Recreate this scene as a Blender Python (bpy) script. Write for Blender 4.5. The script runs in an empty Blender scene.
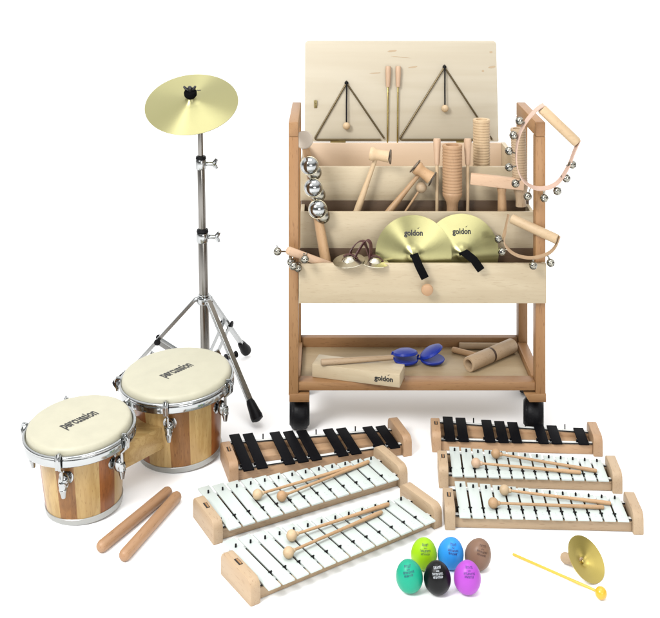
import bpy, bmesh, math, random
from mathutils import Vector, Matrix
random.seed(7)
S = bpy.context.scene
COL = S.collection
R = math.radians
V = Vector
UP = V((0, 0, 1))

# ---------------------------------------------------------------- camera frame
F, VH, H = 1060.0, -90.0, 1.274           # focal length and horizon in photo pixels, eye height in metres
def at(u, v, D):  return V(((u-330)*D/F, D, H-(v-VH)*D/F))
def gp(u, v, z=0.0):
    D = F*(H-z)/(v-VH); return V(((u-330)*D/F, D, z))
def on_plane(u, v, p0, n):
    d = V(((u-330)/F, 1.0, -(v-VH)/F)); o = V((0, 0, H))
    return o + d*((p0-o).dot(n)/d.dot(n))

# ---------------------------------------------------------------- materials
MATS = {}
def s2l(c): return tuple((x/255/12.92 if x/255 <= .04045 else ((x/255+.055)/1.055)**2.4) for x in c)
def new_mat(name):
    m = bpy.data.materials.new(name); m.use_nodes = True
    nt = m.node_tree; return m, nt, nt.nodes['Principled BSDF']
def plain(name, c, rough=.5, metal=0, bump=0, bscale=200, spec=.5, coat=0, var=.08):
    if name in MATS: return MATS[name]
    m, nt, b = new_mat(name)
    b.inputs['Roughness'].default_value = rough; b.inputs['Metallic'].default_value = metal
    b.inputs['Specular IOR Level'].default_value = spec; b.inputs['Coat Weight'].default_value = coat
    tc = nt.nodes.new('ShaderNodeTexCoord'); n = nt.nodes.new('ShaderNodeTexNoise')
    n.inputs['Scale'].default_value = 30; n.inputs['Detail'].default_value = 5
    nt.links.new(tc.outputs['Object'], n.inputs['Vector'])
    mx = nt.nodes.new('ShaderNodeMix'); mx.data_type = 'RGBA'
    mx.inputs[6].default_value = (*[x*(1-var) for x in c], 1); mx.inputs[7].default_value = (*[min(1, x*(1+var)) for x in c], 1)
    nt.links.new(n.outputs['Fac'], mx.inputs[0]); nt.links.new(mx.outputs[2], b.inputs['Base Color'])
    mr = nt.nodes.new('ShaderNodeMapRange'); mr.inputs['To Min'].default_value = max(0, rough-.05); mr.inputs['To Max'].default_value = min(1, rough+.06)
    nt.links.new(n.outputs['Fac'], mr.inputs['Value']); nt.links.new(mr.outputs[0], b.inputs['Roughness'])
    if bump:
        n2 = nt.nodes.new('ShaderNodeTexNoise'); n2.inputs['Scale'].default_value = bscale
        nt.links.new(tc.outputs['Object'], n2.inputs['Vector'])
        bp = nt.nodes.new('ShaderNodeBump'); bp.inputs['Strength'].default_value = bump; bp.inputs['Distance'].default_value = .002
        nt.links.new(n2.outputs['Fac'], bp.inputs['Height']); nt.links.new(bp.outputs[0], b.inputs['Normal'])
    MATS[name] = m; return m

def wood(kind, axis='x'):
    key = f'{kind} wood grain {axis}'
    if key in MATS: return MATS[key]
    pale, dark, flecks, gsc, rough = WOODS[kind]
    m, nt, b = new_mat(key); N = nt.nodes.new; L = nt.links.new
    tc = N('ShaderNodeTexCoord'); oi = N('ShaderNodeObjectInfo')
    mul = N('ShaderNodeMath'); mul.operation = 'MULTIPLY'; mul.inputs[1].default_value = 7.3; L(oi.outputs['Random'], mul.inputs[0])
    add = N('ShaderNodeVectorMath'); add.operation = 'ADD'; L(tc.outputs['Object'], add.inputs[0]); L(mul.outputs[0], add.inputs[1])
    def mapped(along, across):
        mp = N('ShaderNodeMapping'); mp.inputs['Scale'].default_value = tuple(along if a == axis else across for a in 'xyz')
        L(add.outputs[0], mp.inputs['Vector']); return mp
    a = N('ShaderNodeTexNoise'); a.inputs['Scale'].default_value = gsc; a.inputs['Detail'].default_value = 4; a.inputs['Distortion'].default_value = .8
    L(mapped(.12, 1).outputs[0], a.inputs['Vector'])
    # wavy contour figure of the broad noise
    w = N('ShaderNodeMath'); w.operation = 'MULTIPLY'; w.inputs[1].default_value = 26; L(a.outputs['Fac'], w.inputs[0])
    sn = N('ShaderNodeMath'); sn.operation = 'SINE'; L(w.outputs[0], sn.inputs[0])
    mr = N('ShaderNodeMapRange'); mr.inputs['From Min'].default_value = -1; L(sn.outputs[0], mr.inputs['Value'])
    f = N('ShaderNodeTexNoise'); f.inputs['Scale'].default_value = gsc*14; f.inputs['Detail'].default_value = 3
    L(mapped(.04, 1).outputs[0], f.inputs['Vector'])
    mixf = N('ShaderNodeMix'); mixf.data_type = 'FLOAT'; mixf.inputs[0].default_value = .5
    L(mr.outputs[0], mixf.inputs[2]); L(f.outputs['Fac'], mixf.inputs[3])
    mixg = N('ShaderNodeMix'); mixg.data_type = 'FLOAT'; mixg.inputs[0].default_value = .45
    L(mixf.outputs[0], mixg.inputs[2]); L(a.outputs['Fac'], mixg.inputs[3])
    mx = N('ShaderNodeMix'); mx.data_type = 'RGBA'; mx.inputs[6].default_value = (*pale, 1); mx.inputs[7].default_value = (*dark, 1)
    L(mixg.outputs[0], mx.inputs[0])
    out = mx.outputs[2]
    if flecks:
        fl = N('ShaderNodeTexNoise'); fl.inputs['Scale'].default_value = 420; fl.inputs['Detail'].default_value = 1
        L(mapped(.12, 1).outputs[0], fl.inputs['Vector'])
        cr = N('ShaderNodeValToRGB'); cr.color_ramp.elements[0].position = .62; cr.color_ramp.elements[1].position = .72
        L(fl.outputs['Fac'], cr.inputs[0])
        m2 = N('ShaderNodeMix'); m2.data_type = 'RGBA'; m2.blend_type = 'MULTIPLY'; m2.inputs[7].default_value = (1-flecks, 1-1.2*flecks, 1-1.4*flecks, 1)
        L(cr.outputs[0], m2.inputs[0]); L(out, m2.inputs[6]); out = m2.outputs[2]
    # slow drift of tone from board to board
    hs = N('ShaderNodeHueSaturation'); vr = N('ShaderNodeMapRange'); vr.inputs['To Min'].default_value = .9; vr.inputs['To Max'].default_value = 1.08
    L(oi.outputs['Random'], vr.inputs['Value']); L(vr.outputs[0], hs.inputs['Value']); L(out, hs.inputs['Color']); L(hs.outputs[0], b.inputs['Base Color'])
    b.inputs['Roughness'].default_value = rough; b.inputs['Specular IOR Level'].default_value = .4
    bp = N('ShaderNodeBump'); bp.inputs['Strength'].default_value = .12; bp.inputs['Distance'].default_value = .001
    L(f.outputs['Fac'], bp.inputs['Height']); L(bp.outputs[0], b.inputs['Normal'])
    MATS[key] = m; return m

WOODS = {   # pale, dark, flecks, figure scale, roughness
    'birch':  ((.48, .408, .285), (.355, .28, .178), .10, 13, .5),
    'lid birch': ((.515, .468, .37), (.42, .362, .265), 0, 7, .5),
    'beech':  ((.31, .175, .076), (.22, .106, .041), .25, 10, .45),
    'stick':  ((.40, .26, .14), (.31, .18, .088), .18, 12, .5),
    'clave':  ((.345, .21, .115), (.27, .145, .072), .22, 12, .45),
    'pale stick': ((.47, .36, .225), (.39, .27, .155), .12, 12, .5),
    'block':  ((.40, .30, .195), (.32, .22, .13), .22, 12, .5),
    'orange block': ((.40, .262, .155), (.32, .19, .10), .22, 12, .5),
    'pink':   ((.46, .325, .222), (.40, .262, .166), .12, 12, .5),
    'pale stave':  ((.50, .355, .15), (.29, .165, .052), .25, 34, .3),
    'brown stave': ((.30, .135, .036), (.12, .048, .012), .3, 38, .3),
    'red stave':   ((.32, .112, .028), (.14, .045, .011), .3, 38, .3),
    'brown guiro': ((.36, .225, .125), (.29, .165, .085), .15, 12, .5),
    'shelf birch': ((.40, .31, .19), (.31, .225, .125), .10, 11, .5),
    'inner birch': ((.58, .45, .33), (.50, .37, .26), 0, 9, .5),
    'painted shade board': ((.085, .050, .025), (.055, .030, .014), .2, 10, .55),  # shade between drawers and under white bars, put into the colour
}
def brass(name='brushed brass', c=(.68, .63, .30), rough=.34, aniso=.85):
    if name in MATS: return MATS[name]
    m, nt, b = new_mat(name); N = nt.nodes.new; L = nt.links.new
    b.inputs['Metallic'].default_value = 1; b.inputs['Anisotropic'].default_value = aniso; b.inputs['Anisotropic Rotation'].default_value = .25
    tg = N('ShaderNodeTangent'); tg.direction_type = 'RADIAL'; tg.axis = 'Z'; L(tg.outputs[0], b.inputs['Tangent'])
    tc = N('ShaderNodeTexCoord'); ln = N('ShaderNodeVectorMath'); ln.operation = 'LENGTH'; L(tc.outputs['Object'], ln.inputs[0])
    n = N('ShaderNodeTexNoise'); n.noise_dimensions = '1D'; n.inputs['Scale'].default_value = 900; n.inputs['Detail'].default_value = 4
    L(ln.outputs['Value'], n.inputs['W'])
    n3 = N('ShaderNodeTexNoise'); n3.inputs['Scale'].default_value = 14; n3.inputs['Detail'].default_value = 5; L(tc.outputs['Object'], n3.inputs['Vector'])
    ad = N('ShaderNodeMath'); ad.operation = 'ADD'; L(n.outputs['Fac'], ad.inputs[0]); L(n3.outputs['Fac'], ad.inputs[1])
    mr = N('ShaderNodeMapRange'); mr.inputs['From Max'].default_value = 2; mr.inputs['To Min'].default_value = rough-.08; mr.inputs['To Max'].default_value = rough+.1
    L(ad.outputs[0], mr.inputs['Value']); L(mr.outputs[0], b.inputs['Roughness'])
    bp = N('ShaderNodeBump'); bp.inputs['Strength'].default_value = .10; bp.inputs['Distance'].default_value = .0006; L(n.outputs['Fac'], bp.inputs['Height']); L(bp.outputs[0], b.inputs['Normal'])
    mx = N('ShaderNodeMix'); mx.data_type = 'RGBA'; mx.inputs[6].default_value = (*[x*.92 for x in c], 1); mx.inputs[7].default_value = (*[min(1, x*1.06) for x in c], 1)
    L(n.outputs['Fac'], mx.inputs[0]); L(mx.outputs[2], b.inputs['Base Color'])
    MATS[name] = m; return m

CHROME = plain('chrome', (.36, .37, .37), .12, 1, var=.04)
STEEL = plain('dull steel', (.20, .19, .175), .24, 1)
BELL = plain('nickel bell', (.28, .27, .23), .12, 1)
GOLDM = plain('brass rod', (.40, .31, .11), .28, 1)
DARKBR = plain('dark bronze rod', (.13, .10, .056), .35, 1)
BLACK = plain('black rubber', (.006, .006, .007), .42, 0, .2, 300, spec=.12)
BLACKBAR = plain('black bar enamel', (.003, .003, .004), .6, 0, spec=.04)
FELT = plain('black felt', (.004, .004, .0045), .9, 0, .6, 600, .03)
WHITEBAR = plain('white bar enamel', (.435, .482, .458), .34, 0, var=.02)
WFELT = plain('white felt', (.55, .56, .54), .9, 0, .5, 500)
INK = plain('black ink', (.012, .012, .012), .55)
SKIN = plain('drum skin', (.362, .345, .258), .5, 0, .2, 45, var=.10)
RIMW = plain('grey metal hoop', (.36, .365, .35), .3, .6)
LEATHER = plain('dark red leather', (.055, .014, .014), .5, 0, .4, 250)
PINKLEATHER = plain('pale pink leather', (.43, .30, .235), .65, 0, .3, 250)
TANLEATHER = plain('tan leather', (.30, .20, .115), .6, 0, .3, 250)
BLUE = plain('blue plastic', (.008, .026, .27), .4, 0, spec=.25)
YELLOW = plain('yellow plastic', (.50, .33, .035), .35, 0)
YBALL = plain('amber plastic ball', (.52, .30, .012), .3, 0, coat=.2)
SLOT = plain('bell slot shadow', (.01, .01, .01), .8)
CORK = plain('worn end cap', (.40, .345, .28), .55, 0)
PAPER = None

# ---------------------------------------------------------------- mesh builder
class MB:
    def __init__(s): s.bm = bmesh.new(); s.uvw = None
    def merge(s, bm2, mi=0, M=None):
        if M is not None: bmesh.ops.transform(bm2, matrix=M, verts=bm2.verts)
        for f in bm2.faces: f.material_index = mi if mi else f.material_index
        me = bpy.data.meshes.new('tmp'); bm2.to_mesh(me); bm2.free(); s.bm.from_mesh(me); bpy.data.meshes.remove(me); return s
    def box(s, c, size, M=None, bev=.0015, seg=2, mi=0):
        b = bmesh.new(); bmesh.ops.create_cube(b, size=1); bmesh.ops.scale(b, vec=size, verts=b.verts)
        if bev: bmesh.ops.bevel(b, geom=b.edges[:], offset=min(bev, min(size)*.45), segments=seg, affect='EDGES', profile=.5)
        T = Matrix.Translation(c)
        return s.merge(b, mi, (M @ T) if M is not None else T)
    def box2(s, a, b, **k):
        a, b = V(a), V(b); return s.box((a+b)/2, tuple(abs(x) for x in (b-a)), **k)
    def lathe(s, prof, M=None, seg=32, mi=0, mif=None, a0=0):
        b = bmesh.new(); rings = []
        for r, z in prof:
            if r < 1e-6: rings.append([b.verts.new((0, 0, z))])
            else: rings.append([b.verts.new((r*math.cos(a0+2*math.pi*i/seg), r*math.sin(a0+2*math.pi*i/seg), z)) for i in range(seg)])
        for k in range(len(rings)-1):
            A, B = rings[k], rings[k+1]
            for i in range(seg):
                j = (i+1) % seg
                if len(A) == 1 and len(B) == 1: continue
                if len(A) == 1: f = b.faces.new((A[0], B[j], B[i]))
                elif len(B) == 1: f = b.faces.new((A[i], A[j], B[0]))
                else: f = b.faces.new((A[i], A[j], B[j], B[i]))
                f.material_index = mif(k, i) if mif else mi
        bmesh.ops.recalc_face_normals(b, faces=b.faces)
        return s.merge(b, 0, M)
    def rod(s, p0, p1, r0, r1=None, seg=16, mi=0, rnd=.25):
        """round bar with softly broken end edges"""
        r1 = r0 if r1 is None else r1; L = (V(p1)-V(p0)).length; e0, e1 = min(rnd*r0, L*.2), min(rnd*r1, L*.2)
        prof = [(0, 0), (r0-e0, 0), (r0-.3*e0, .3*e0), (r0, e0), (r1, L-e1), (r1-.3*e1, L-.3*e1), (r1-e1, L), (0, L)]
        return s.lathe(prof, align(p0, p1), seg, mi)
    def ball(s, c, r, mi=0, seg=20, sc=(1, 1, 1), M=None):
        n = seg//2; prof = [(r*math.sin(math.pi*k/n) if 0 < k < n else 0, -r*math.cos(math.pi*k/n)) for k in range(n+1)]
        T = Matrix.Translation(c) @ (M if M is not None else Matrix.Identity(4)) @ Matrix.Diagonal((*sc, 1))
        return s.lathe(prof, T, seg, mi)
    def torus(s, M, Rr, r, seg=40, ring=10, mi=0, sz=1):
        b = bmesh.new(); g = []
        for i in range(seg):
            a = 2*math.pi*i/seg
            g.append([b.verts.new(((Rr+r*math.cos(t))*math.cos(a), (Rr+r*math.cos(t))*math.sin(a), r*sz*math.sin(t))) for t in [2*math.pi*k/ring for k in range(ring)]])
        for i in range(seg):
            for k in range(ring):
                f = b.faces.new((g[i][k], g[(i+1) % seg][k], g[(i+1) % seg][(k+1) % ring], g[i][(k+1) % ring])); f.material_index = mi
        bmesh.ops.recalc_face_normals(b, faces=b.faces)
        return s.merge(b, 0, M)
    def tube(s, pts, r, seg=10, mi=0, closed=False):
        """swept tube; r is a number or a list"""
        P = [V(p) for p in pts]; n = len(P); b = bmesh.new(); rings = []
        up = V((.13, .31, .94)).normalized(); prev = None
        for i in range(n):
            t = (P[min(i+1, n-1)]-P[max(i-1, 0)]).normalized()
            x = (prev - t*prev.dot(t)) if prev else (up - t*up.dot(t))
            x.normalize(); prev = x; y = t.cross(x); rr = r[i] if isinstance(r, (list, tuple)) else r
            rings.append([b.verts.new(P[i]+(x*math.cos(2*math.pi*k/seg)+y*math.sin(2*math.pi*k/seg))*rr) for k in range(seg)])
        for i in range(n-1):
            for k in range(seg): b.faces.new((rings[i][k], rings[i][(k+1) % seg], rings[i+1][(k+1) % seg], rings[i+1][k]))
        b.faces.new(rings[0][::-1]); b.faces.new(rings[-1])
        for f in b.faces: f.material_index = mi
        bmesh.ops.recalc_face_normals(b, faces=b.faces)
        return s.merge(b, 0)
    def ribbon(s, pts, wdir, w, th, mi=0):
        """strap: swept rectangle, wide along wdir"""
        P = [V(p) for p in pts]; n = len(P); b = bmesh.new(); rings = []
        for i in range(n):
            t = (P[min(i+1, n-1)]-P[max(i-1, 0)]).normalized(); wd = V(wdir[i] if isinstance(wdir, list) else wdir)
            wd = (wd - t*wd.dot(t)).normalized(); nn = t.cross(wd)
            rings.append([b.verts.new(P[i]+wd*a*w/2+nn*c*th/2) for a, c in ((-1, -1), (1, -1), (1, 1), (-1, 1))])
        for i in range(n-1):
            for k in range(4): b.faces.new((rings[i][k], rings[i][(k+1) % 4], rings[i+1][(k+1) % 4], rings[i+1][k]))
        b.faces.new(rings[0][::-1]); b.faces.new(rings[-1])
        for f in b.faces: f.material_index = mi
        bmesh.ops.recalc_face_normals(b, faces=b.faces)
        return s.merge(b, 0)
    def prism(s, pts, vec, mi=0, bev=0):
        b = bmesh.new(); A = [b.verts.new(p) for p in pts]; f = b.faces.new(A)
        r = bmesh.ops.extrude_face_region(b, geom=[f]); bmesh.ops.translate(b, vec=vec, verts=[x for x in r['geom'] if isinstance(x, bmesh.types.BMVert)])
        bmesh.ops.recalc_face_normals(b, faces=b.faces)
        if bev: bmesh.ops.bevel(b, geom=b.edges[:], offset=bev, segments=2, affect='EDGES', profile=.5)
        return s.merge(b, mi)
    def build(s, name, mats, parent=None, world=True, angle=35, label=None):
        me = bpy.data.meshes.new(name); mats = mats if isinstance(mats, (list, tuple)) else [mats]
        for m in mats: me.materials.append(m)
        if parent is not None and world:
            r = parent
            while r.parent: r = r.parent
            bmesh.ops.transform(s.bm, matrix=r['_m'] if False else ROOTM[r.name].inverted(), verts=s.bm.verts)
        s.bm.to_mesh(me); s.bm.free()
        if me.polygons:
            me.polygons.foreach_set('use_smooth', [True]*len(me.polygons)); me.set_sharp_from_angle(angle=R(angle))
        o = bpy.data.objects.new(name, me); COL.objects.link(o)
        if parent is not None: o.parent = parent
        if label: o['label'] = label
        return o

def align(p0, p1, roll=None):
    """matrix that puts local z along p0->p1 with origin p0"""
    p0, p1 = V(p0), V(p1); z = (p1-p0).normalized()
    x = V(roll) if roll is not None else (V((1, 0, 0)) if abs(z.x) < .9 else V((0, 1, 0)))
    x = (x - z*x.dot(z)).normalized(); y = z.cross(x)
    return Matrix(((x.x, y.x, z.x, p0.x), (x.y, y.y, z.y, p0.y), (x.z, y.z, z.z, p0.z), (0, 0, 0, 1)))

ROOTM = {}
def thing(name, label, cat, loc=(0, 0, 0), rotz=0, group=None, M=None):
    o = bpy.data.objects.new(name, None); COL.objects.link(o); o.empty_display_size = .02
    M = M if M is not None else Matrix.Translation(loc) @ Matrix.Rotation(rotz, 4, 'Z')
    o.matrix_world = M; ROOTM[o.name] = M.copy()
    o['label'] = label; o['category'] = cat
    if group: o['group'] = group
    return o

FONT_CACHE = {}
def letters(txt, height, bold=.0, squeeze=1.0):
    """flat outline letters as (verts, faces), centred on the origin, lower-case x-height about .65 height"""
    key = (txt, bold)
    if key not in FONT_CACHE:
        cu = bpy.data.curves.new('txt', 'FONT'); cu.body = txt; cu.size = 1; cu.offset = bold; cu.resolution_u = 3; cu.fill_mode = 'FRONT'
        ob = bpy.data.objects.new('txt', cu); COL.objects.link(ob); dg = bpy.context.evaluated_depsgraph_get()
        me = bpy.data.meshes.new_from_object(ob.evaluated_get(dg))
        vs = [v.co.copy() for v in me.vertices]; fs = [tuple(p.vertices) for p in me.polygons]
        bpy.data.objects.remove(ob); bpy.data.curves.remove(cu); bpy.data.meshes.remove(me)
        FONT_CACHE[key] = (vs, fs)
    vs, fs = FONT_CACHE[key]
    x0, x1 = min(v.x for v in vs), max(v.x for v in vs); y0, y1 = 0, .5
    return [((v.x-(x0+x1)/2)*height*squeeze, (v.y-(y0+y1)/2)*height) for v in vs], fs
def lettering(parent, txt, height, fn, bold=.02, mat=None, squeeze=1.0, extra=None, name='lettering'):
    """fn maps flat (x, y) to a world point on the surface"""
    vs, fs = letters(txt, height, bold, squeeze); mb = MB(); P = [mb.bm.verts.new(fn(x, y)) for x, y in vs]
    for f in fs:
        try: mb.bm.faces.new([P[i] for i in f])
        except ValueError: pass
    for poly in (extra or []):
        mb.bm.faces.new([mb.bm.verts.new(fn(x, y)) for x, y in poly])
    return mb.build(name, mat or INK, parent)
def accent(h):    # the small stroke flying over the last letters
    return [[(.55*h, .62*h), (.75*h, .60*h), (1.0*h, .86*h), (.9*h, .78*h)]]

# ---------------------------------------------------------------- ground
g = MB(); g.box((0, 6, -.02), (60, 60, .04), bev=0)
fl = g.build('floor', plain('white studio paper', (.95, .95, .95), .8, 0, var=.01)); fl['kind'] = 'structure'

# ---------------------------------------------------------------- the trolley
DF, DR = 2.563, 2.83
def X(u, D): return (u-330)*D/F
def Z(v, D): return H-(v-VH)*D/F
cart = thing('music_trolley', 'tall wooden trolley of stepped open drawers with raised lid and black castors', 'trolley', (.2115, 2.70, 0))
xl0, xl1, xr0, xr1 = X(288.5, DF), X(298.3, DF), X(535.7, DF), X(545.6, DF)
zt = Z(122, DF); zb = .100
PD = .034
for (a, b) in ((xl0, xl1), (xr0, xr1)):
    MB().box2((a, DF, zb), (b, DF+PD, zt-.036)).build('post', wood('beech', 'z'), cart)
    MB().box2((a, DR-PD, zb), (b, DR, zt-.036)).build('post', wood('beech', 'z'), cart)
    MB().box2((a, DF-.0005, zt-.0358), (b, DR+.0005, zt), bev=.003).build('top_rail', wood('beech', 'y'), cart)
# shelf
zr0, zr1, zp = .110, .130, .117
MB().box2((xl1, DF+.004, zr0), (xr0, DF+.042, zr1)).build('shelf_rail', wood('beech', 'x'), cart)
MB().box2((xl1, DR-.024, zr0), (xr0, DR-.004, zr1+.012)).build('shelf_rail', wood('beech', 'x'), cart)
for (a, b) in ((xl0+.002, xl1+.004), (xr0-.004, xr1-.002)):
    MB().box2((a, DF+PD, zr0), (b, DR-PD, zr1+.004)).build('shelf_rail', wood('beech', 'y'), cart)
MB().box2((xl1+.0045, DF+.0425, zr0+.001), (xr0-.0045, DR-.0245, zp), bev=.0005).build('shelf', wood('shelf birch', 'x'), cart)
# feet and castors
def castor(c):
    # c: centre of the wheel pair at axle height
    hood = MB(); r = .0395
    sh = bmesh.new(); n = 20; m_ = 12; grid = []
    for i in range(n+1):
        a = R(-10+235*i/n); row = []
        for j in range(m_+1):
            t = -1+2*j/m_; x = .0245*t; rr = r*(1-.30*abs(t)**2.8)
            row.append(sh.verts.new((x, rr*math.cos(a), rr*math.sin(a))))
        grid.append(row)
    for i in range(n):
        for j in range(m_): sh.faces.new((grid[i][j], grid[i+1][j], grid[i+1][j+1], grid[i][j+1]))
    bmesh.ops.recalc_face_normals(sh, faces=sh.faces)
    bmesh.ops.solidify(sh, geom=sh.faces[:], thickness=.0012)
    YM = Matrix.Translation(c) @ Matrix.Rotation(-math.atan2(c.x, c.y), 4, 'Z'); hood.merge(sh, 0, YM); hood.rod(c+V((0, 0, .036)), V((c.x, c.y-(.012 if c.y < 2.7 else 0), .0835)), .009)
    h = hood.build('castor', BLACK, cart)
    for sx in (-1, 1):
        w = MB(); rw = c.z
        w.lathe([(0, -.0085), (rw*.72, -.0085), (rw*.9, -.0065), (rw*.98, -.002), (rw, .004), (rw*.93, .0090), (0, .0095)], YM @ Matrix.Translation((sx*.0105, 0, 0)) @ Matrix.Rotation(sx*R(90), 4, 'Y'), 32)
        w.build('wheel', BLACK, h)
for (x, s) in (((xl0+xl1)/2, 1), ((xr0+xr1)/2, -1)):
    for y in (DF+.018, DR-.031):
        a, b = (x-.010, x+.0385) if s > 0 else (x-.040, x+.013)
        mb = MB()
        if s > 0: mb.box2((a, y-.019, .084), (b, y+.030, .1045))
        else: mb.prism([(a, y-.019, .1045), (b, y-.019, .1045), (b, y-.019, .084), (a+.013, y-.019, .084)], (0, .049, 0), bev=.001)
        mb.build('foot_block', wood('beech', 'x'), cart)
        castor(V((x+(.0135 if s > 0 else -.0085 if y < 2.7 else .012), y+.028 if y < 2.7 else y+.002, .0365)))

def drawer(name, x0, x1, y0, y1, z0, z1, th=.009, zback=None):
    d = MB()
    d.box2((x0, y0+th, z0), (x0+th, y1, z1), bev=.0008); d.box2((x1-th, y0+th, z0), (x1, y1, z1), bev=.0008)
    d.box2((x0+th, y0+th, z0+.004), (x1-th, y1, z0+.010), bev=0)
    o = d.build(name, wood('birch', 'y'), cart)
    (MB().box2((x0, y1+.0002, z0), (x1, y1+.0026, zback), bev=.0004) if zback else MB().box2((x0+th+.0002, y1-th, z0+.0102), (x1-th-.0002, y1-.0004, z1-.0005), bev=.0008)).build('back_panel', wood('painted shade board' if zback else 'inner birch', 'x'), o)  # with zback: dark colour painted in for the shade between drawers
    MB().box2((x0, y0, z0), (x1, y0+th-.0002, z1), bev=.001).build('front_panel', wood('birch', 'x'), o)
    return o
D1 = DF-.004
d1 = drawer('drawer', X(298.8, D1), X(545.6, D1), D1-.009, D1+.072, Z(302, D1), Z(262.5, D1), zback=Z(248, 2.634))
D2 = 2.634
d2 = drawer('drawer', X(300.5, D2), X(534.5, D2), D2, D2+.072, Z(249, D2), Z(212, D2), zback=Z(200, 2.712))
D3 = 2.712
B3x0, B3x1 = xl1+.001, xr0-.001
zb3 = Z(167, D3)
d3 = drawer('storage_box', B3x0, B3x1, D3, 3.003, Z(201, D3), zb3, th=.012)
# the lower drawers' back boards carry the slot shade in their dark colour
# knob
kc = at(426.5, 287, D1-.009)
MB().lathe([(0, 0), (.007, 0), (.0075, .008), (.0125, .014), (.0145, .019), (.013, .024), (.008, .0265), (0, .027)], align(kc, kc+V((0, -1, 0))), 24).build('knob', wood('brown guiro', 'z'), [c for c in d1.children if c.name.startswith('front_panel')][0])
# lid
lb = at(305.5, 143, 3.004); LT = at(305.5, 42, 3.05); lid_r = X(499.5, 3.004)
lu = (LT-V((LT.x, lb.y, lb.z))); lu.x = 0; lidh = lu.length; lu.normalize(); ln = V((0, -lu.z, lu.y))   # ln faces the viewer
lb = V((B3x0+.004, 3.0035, zb3+.001)); lid_r = B3x0+.004+(lid_r-X(305.5, 3.004))
lr_ = .010
pts = []
w_ = lid_r-lb.x
def lp(a, b): return lb + V((a, 0, 0)) + lu*b
pts += [lp(0, 0), lp(w_, 0)]
for k in range(5): a = R(90*k/4); pts.append(lp(w_-lr_+lr_*math.cos(a), lidh-lr_+lr_*math.sin(a)))
for k in range(5): a = R(90+90*k/4); pts.append(lp(lr_+lr_*math.cos(a), lidh-lr_+lr_*math.sin(a)))
lid = MB().prism(pts, -ln*.012, bev=.0015).build('lid', wood('lid birch', 'x'), cart)
LIDP, LIDN = lb.copy(), ln.copy()
def onlid(u, v, off=0.0): return on_plane(u, v, LIDP+LIDN*off, LIDN)
for u in (338, 464):
    h = MB(); c = onlid(u, 143, .001)
    h.box(c+V((0, 0, .006)), (.044, .0016, .009), bev=.0004); h.rod(c+V((-.022, -.002, 0)), c+V((.022, -.002, 0)), .0028); h.box(c+V((0, -.0045, -.004)), (.044, .0016, .007), bev=.0004)
    h.build('hinge', plain('aged brass', (.30, .25, .12), .35, 1), lid)
c = onlid(315.5, 104, .002)
h = MB(); h.box(c, (.009, .004, .022), bev=.001); h.rod(c+V((0, 0, .005)), c+V((0, -.006, .005)), .0035)
h.build('catch', plain('aged brass', (.30, .25, .12), .35, 1), lid)
for (u, v, w, hgt, rot) in ((392, 51, 5, 1.1, 5), (413, 67, 5, .8, 8), (492, 67, 4, 1.2, 12), (491, 52, 1.6, 1, 0), (483, 71, 1.3, 1, 0), (375, 73, 6, .6, 4), (484, 136, 2, 1, 0), (400, 57, 10, .35, -6)):
    kn = MB(); P = []
    for k in range(14):
        a = 2*math.pi*k/14; q = .8+.35*random.random()
        du, dv = w*math.cos(a)*q, hgt*math.sin(a)*q; c_, s_ = math.cos(R(rot)), math.sin(R(rot))
        P.append(kn.bm.verts.new(onlid(u+du*c_+dv*s_, v-du*s_+dv*c_, .0003)))
    f = kn.bm.faces.new(P); f.normal_update()
    if f.normal.dot(LIDN) < 0: f.normal_flip()
    kn.build('knot', plain('wood knot', (.36, .27, .17), .6), lid)

# ---------------------------------------------------------------- triangles and beaters on the lid
def triangle(label, apex, bl, br, ball, closed):
    off = .004
    A, B, C = onlid(*apex, off), onlid(*bl, off), onlid(*br, off)
    t = thing('triangle', label, 'triangle', tuple((B+C)/2), group='triangles hung on the lid')
    cr = .010
    P = []
    def corner(p, q, r_):   # rounded bend at q
        a, b = (p-q).normalized(), (r_-q).normalized()
        return [(q+a*cr*(1-s)**2 + b*cr*s**2) for s in [k/6 for k in range(7)]]
    path = [C + (A-C).normalized()*(.004 if closed else 0)] + corner(C, A, B) + corner(A, B, C) + [C + (B-C).normalized()*.012]
    MB().tube(path, .0026, 12).build('steel_bar', DARKBR if closed else DARKBR, t)
    cb = onlid(*ball, .012); top = A + V((0, -.004, .001))
    MB().tube([top+V((0, .004, .004)), top+V((0, -.003, .002)), top+V((.0005, -.003, -.012)), (top+cb)/2+V((0, -.001, 0)), cb], .0024, 8).torus(align(A, A+(C-A).cross(B-A)), .004, .0017).build('cord', BLACK, t)
    MB().ball(cb, .0105).build('wooden_ball', wood('pale stick', 'z'), t)
triangle('smaller steel triangle with black cord and bead, below the catch end of the lid', (346.5, 83), (314, 139.5), (385, 139.5), (346.5, 126), True)
triangle('larger steel triangle with black cord and bead, above the ribbed scrapers', (444.5, 67), (399, 139.5), (492, 139.5), (445, 108.5), False)
for u, lab in ((388.3, 'brass triangle beater with pink wooden grip, beside the smaller triangle'), (398.3, 'brass triangle beater with pink wooden grip, beside the larger triangle')):
    a, b, c = onlid(u, 66, .008), onlid(u-.3, 87, .008), onlid(u-.8, 143.5, .004)
    t = thing('triangle_beater', lab, 'beater', tuple(c), group='brass triangle beaters')
    MB().lathe([(0, 0), (.0068, .0005), (.0078, .004), (.0080, .020), (.0058, (a-b).length), (0, (a-b).length)], align(a, b), 20).build('grip', wood('pink', 'z'), t)
    MB().rod(b, c, .0022).build('rod', GOLDM, t)

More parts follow.
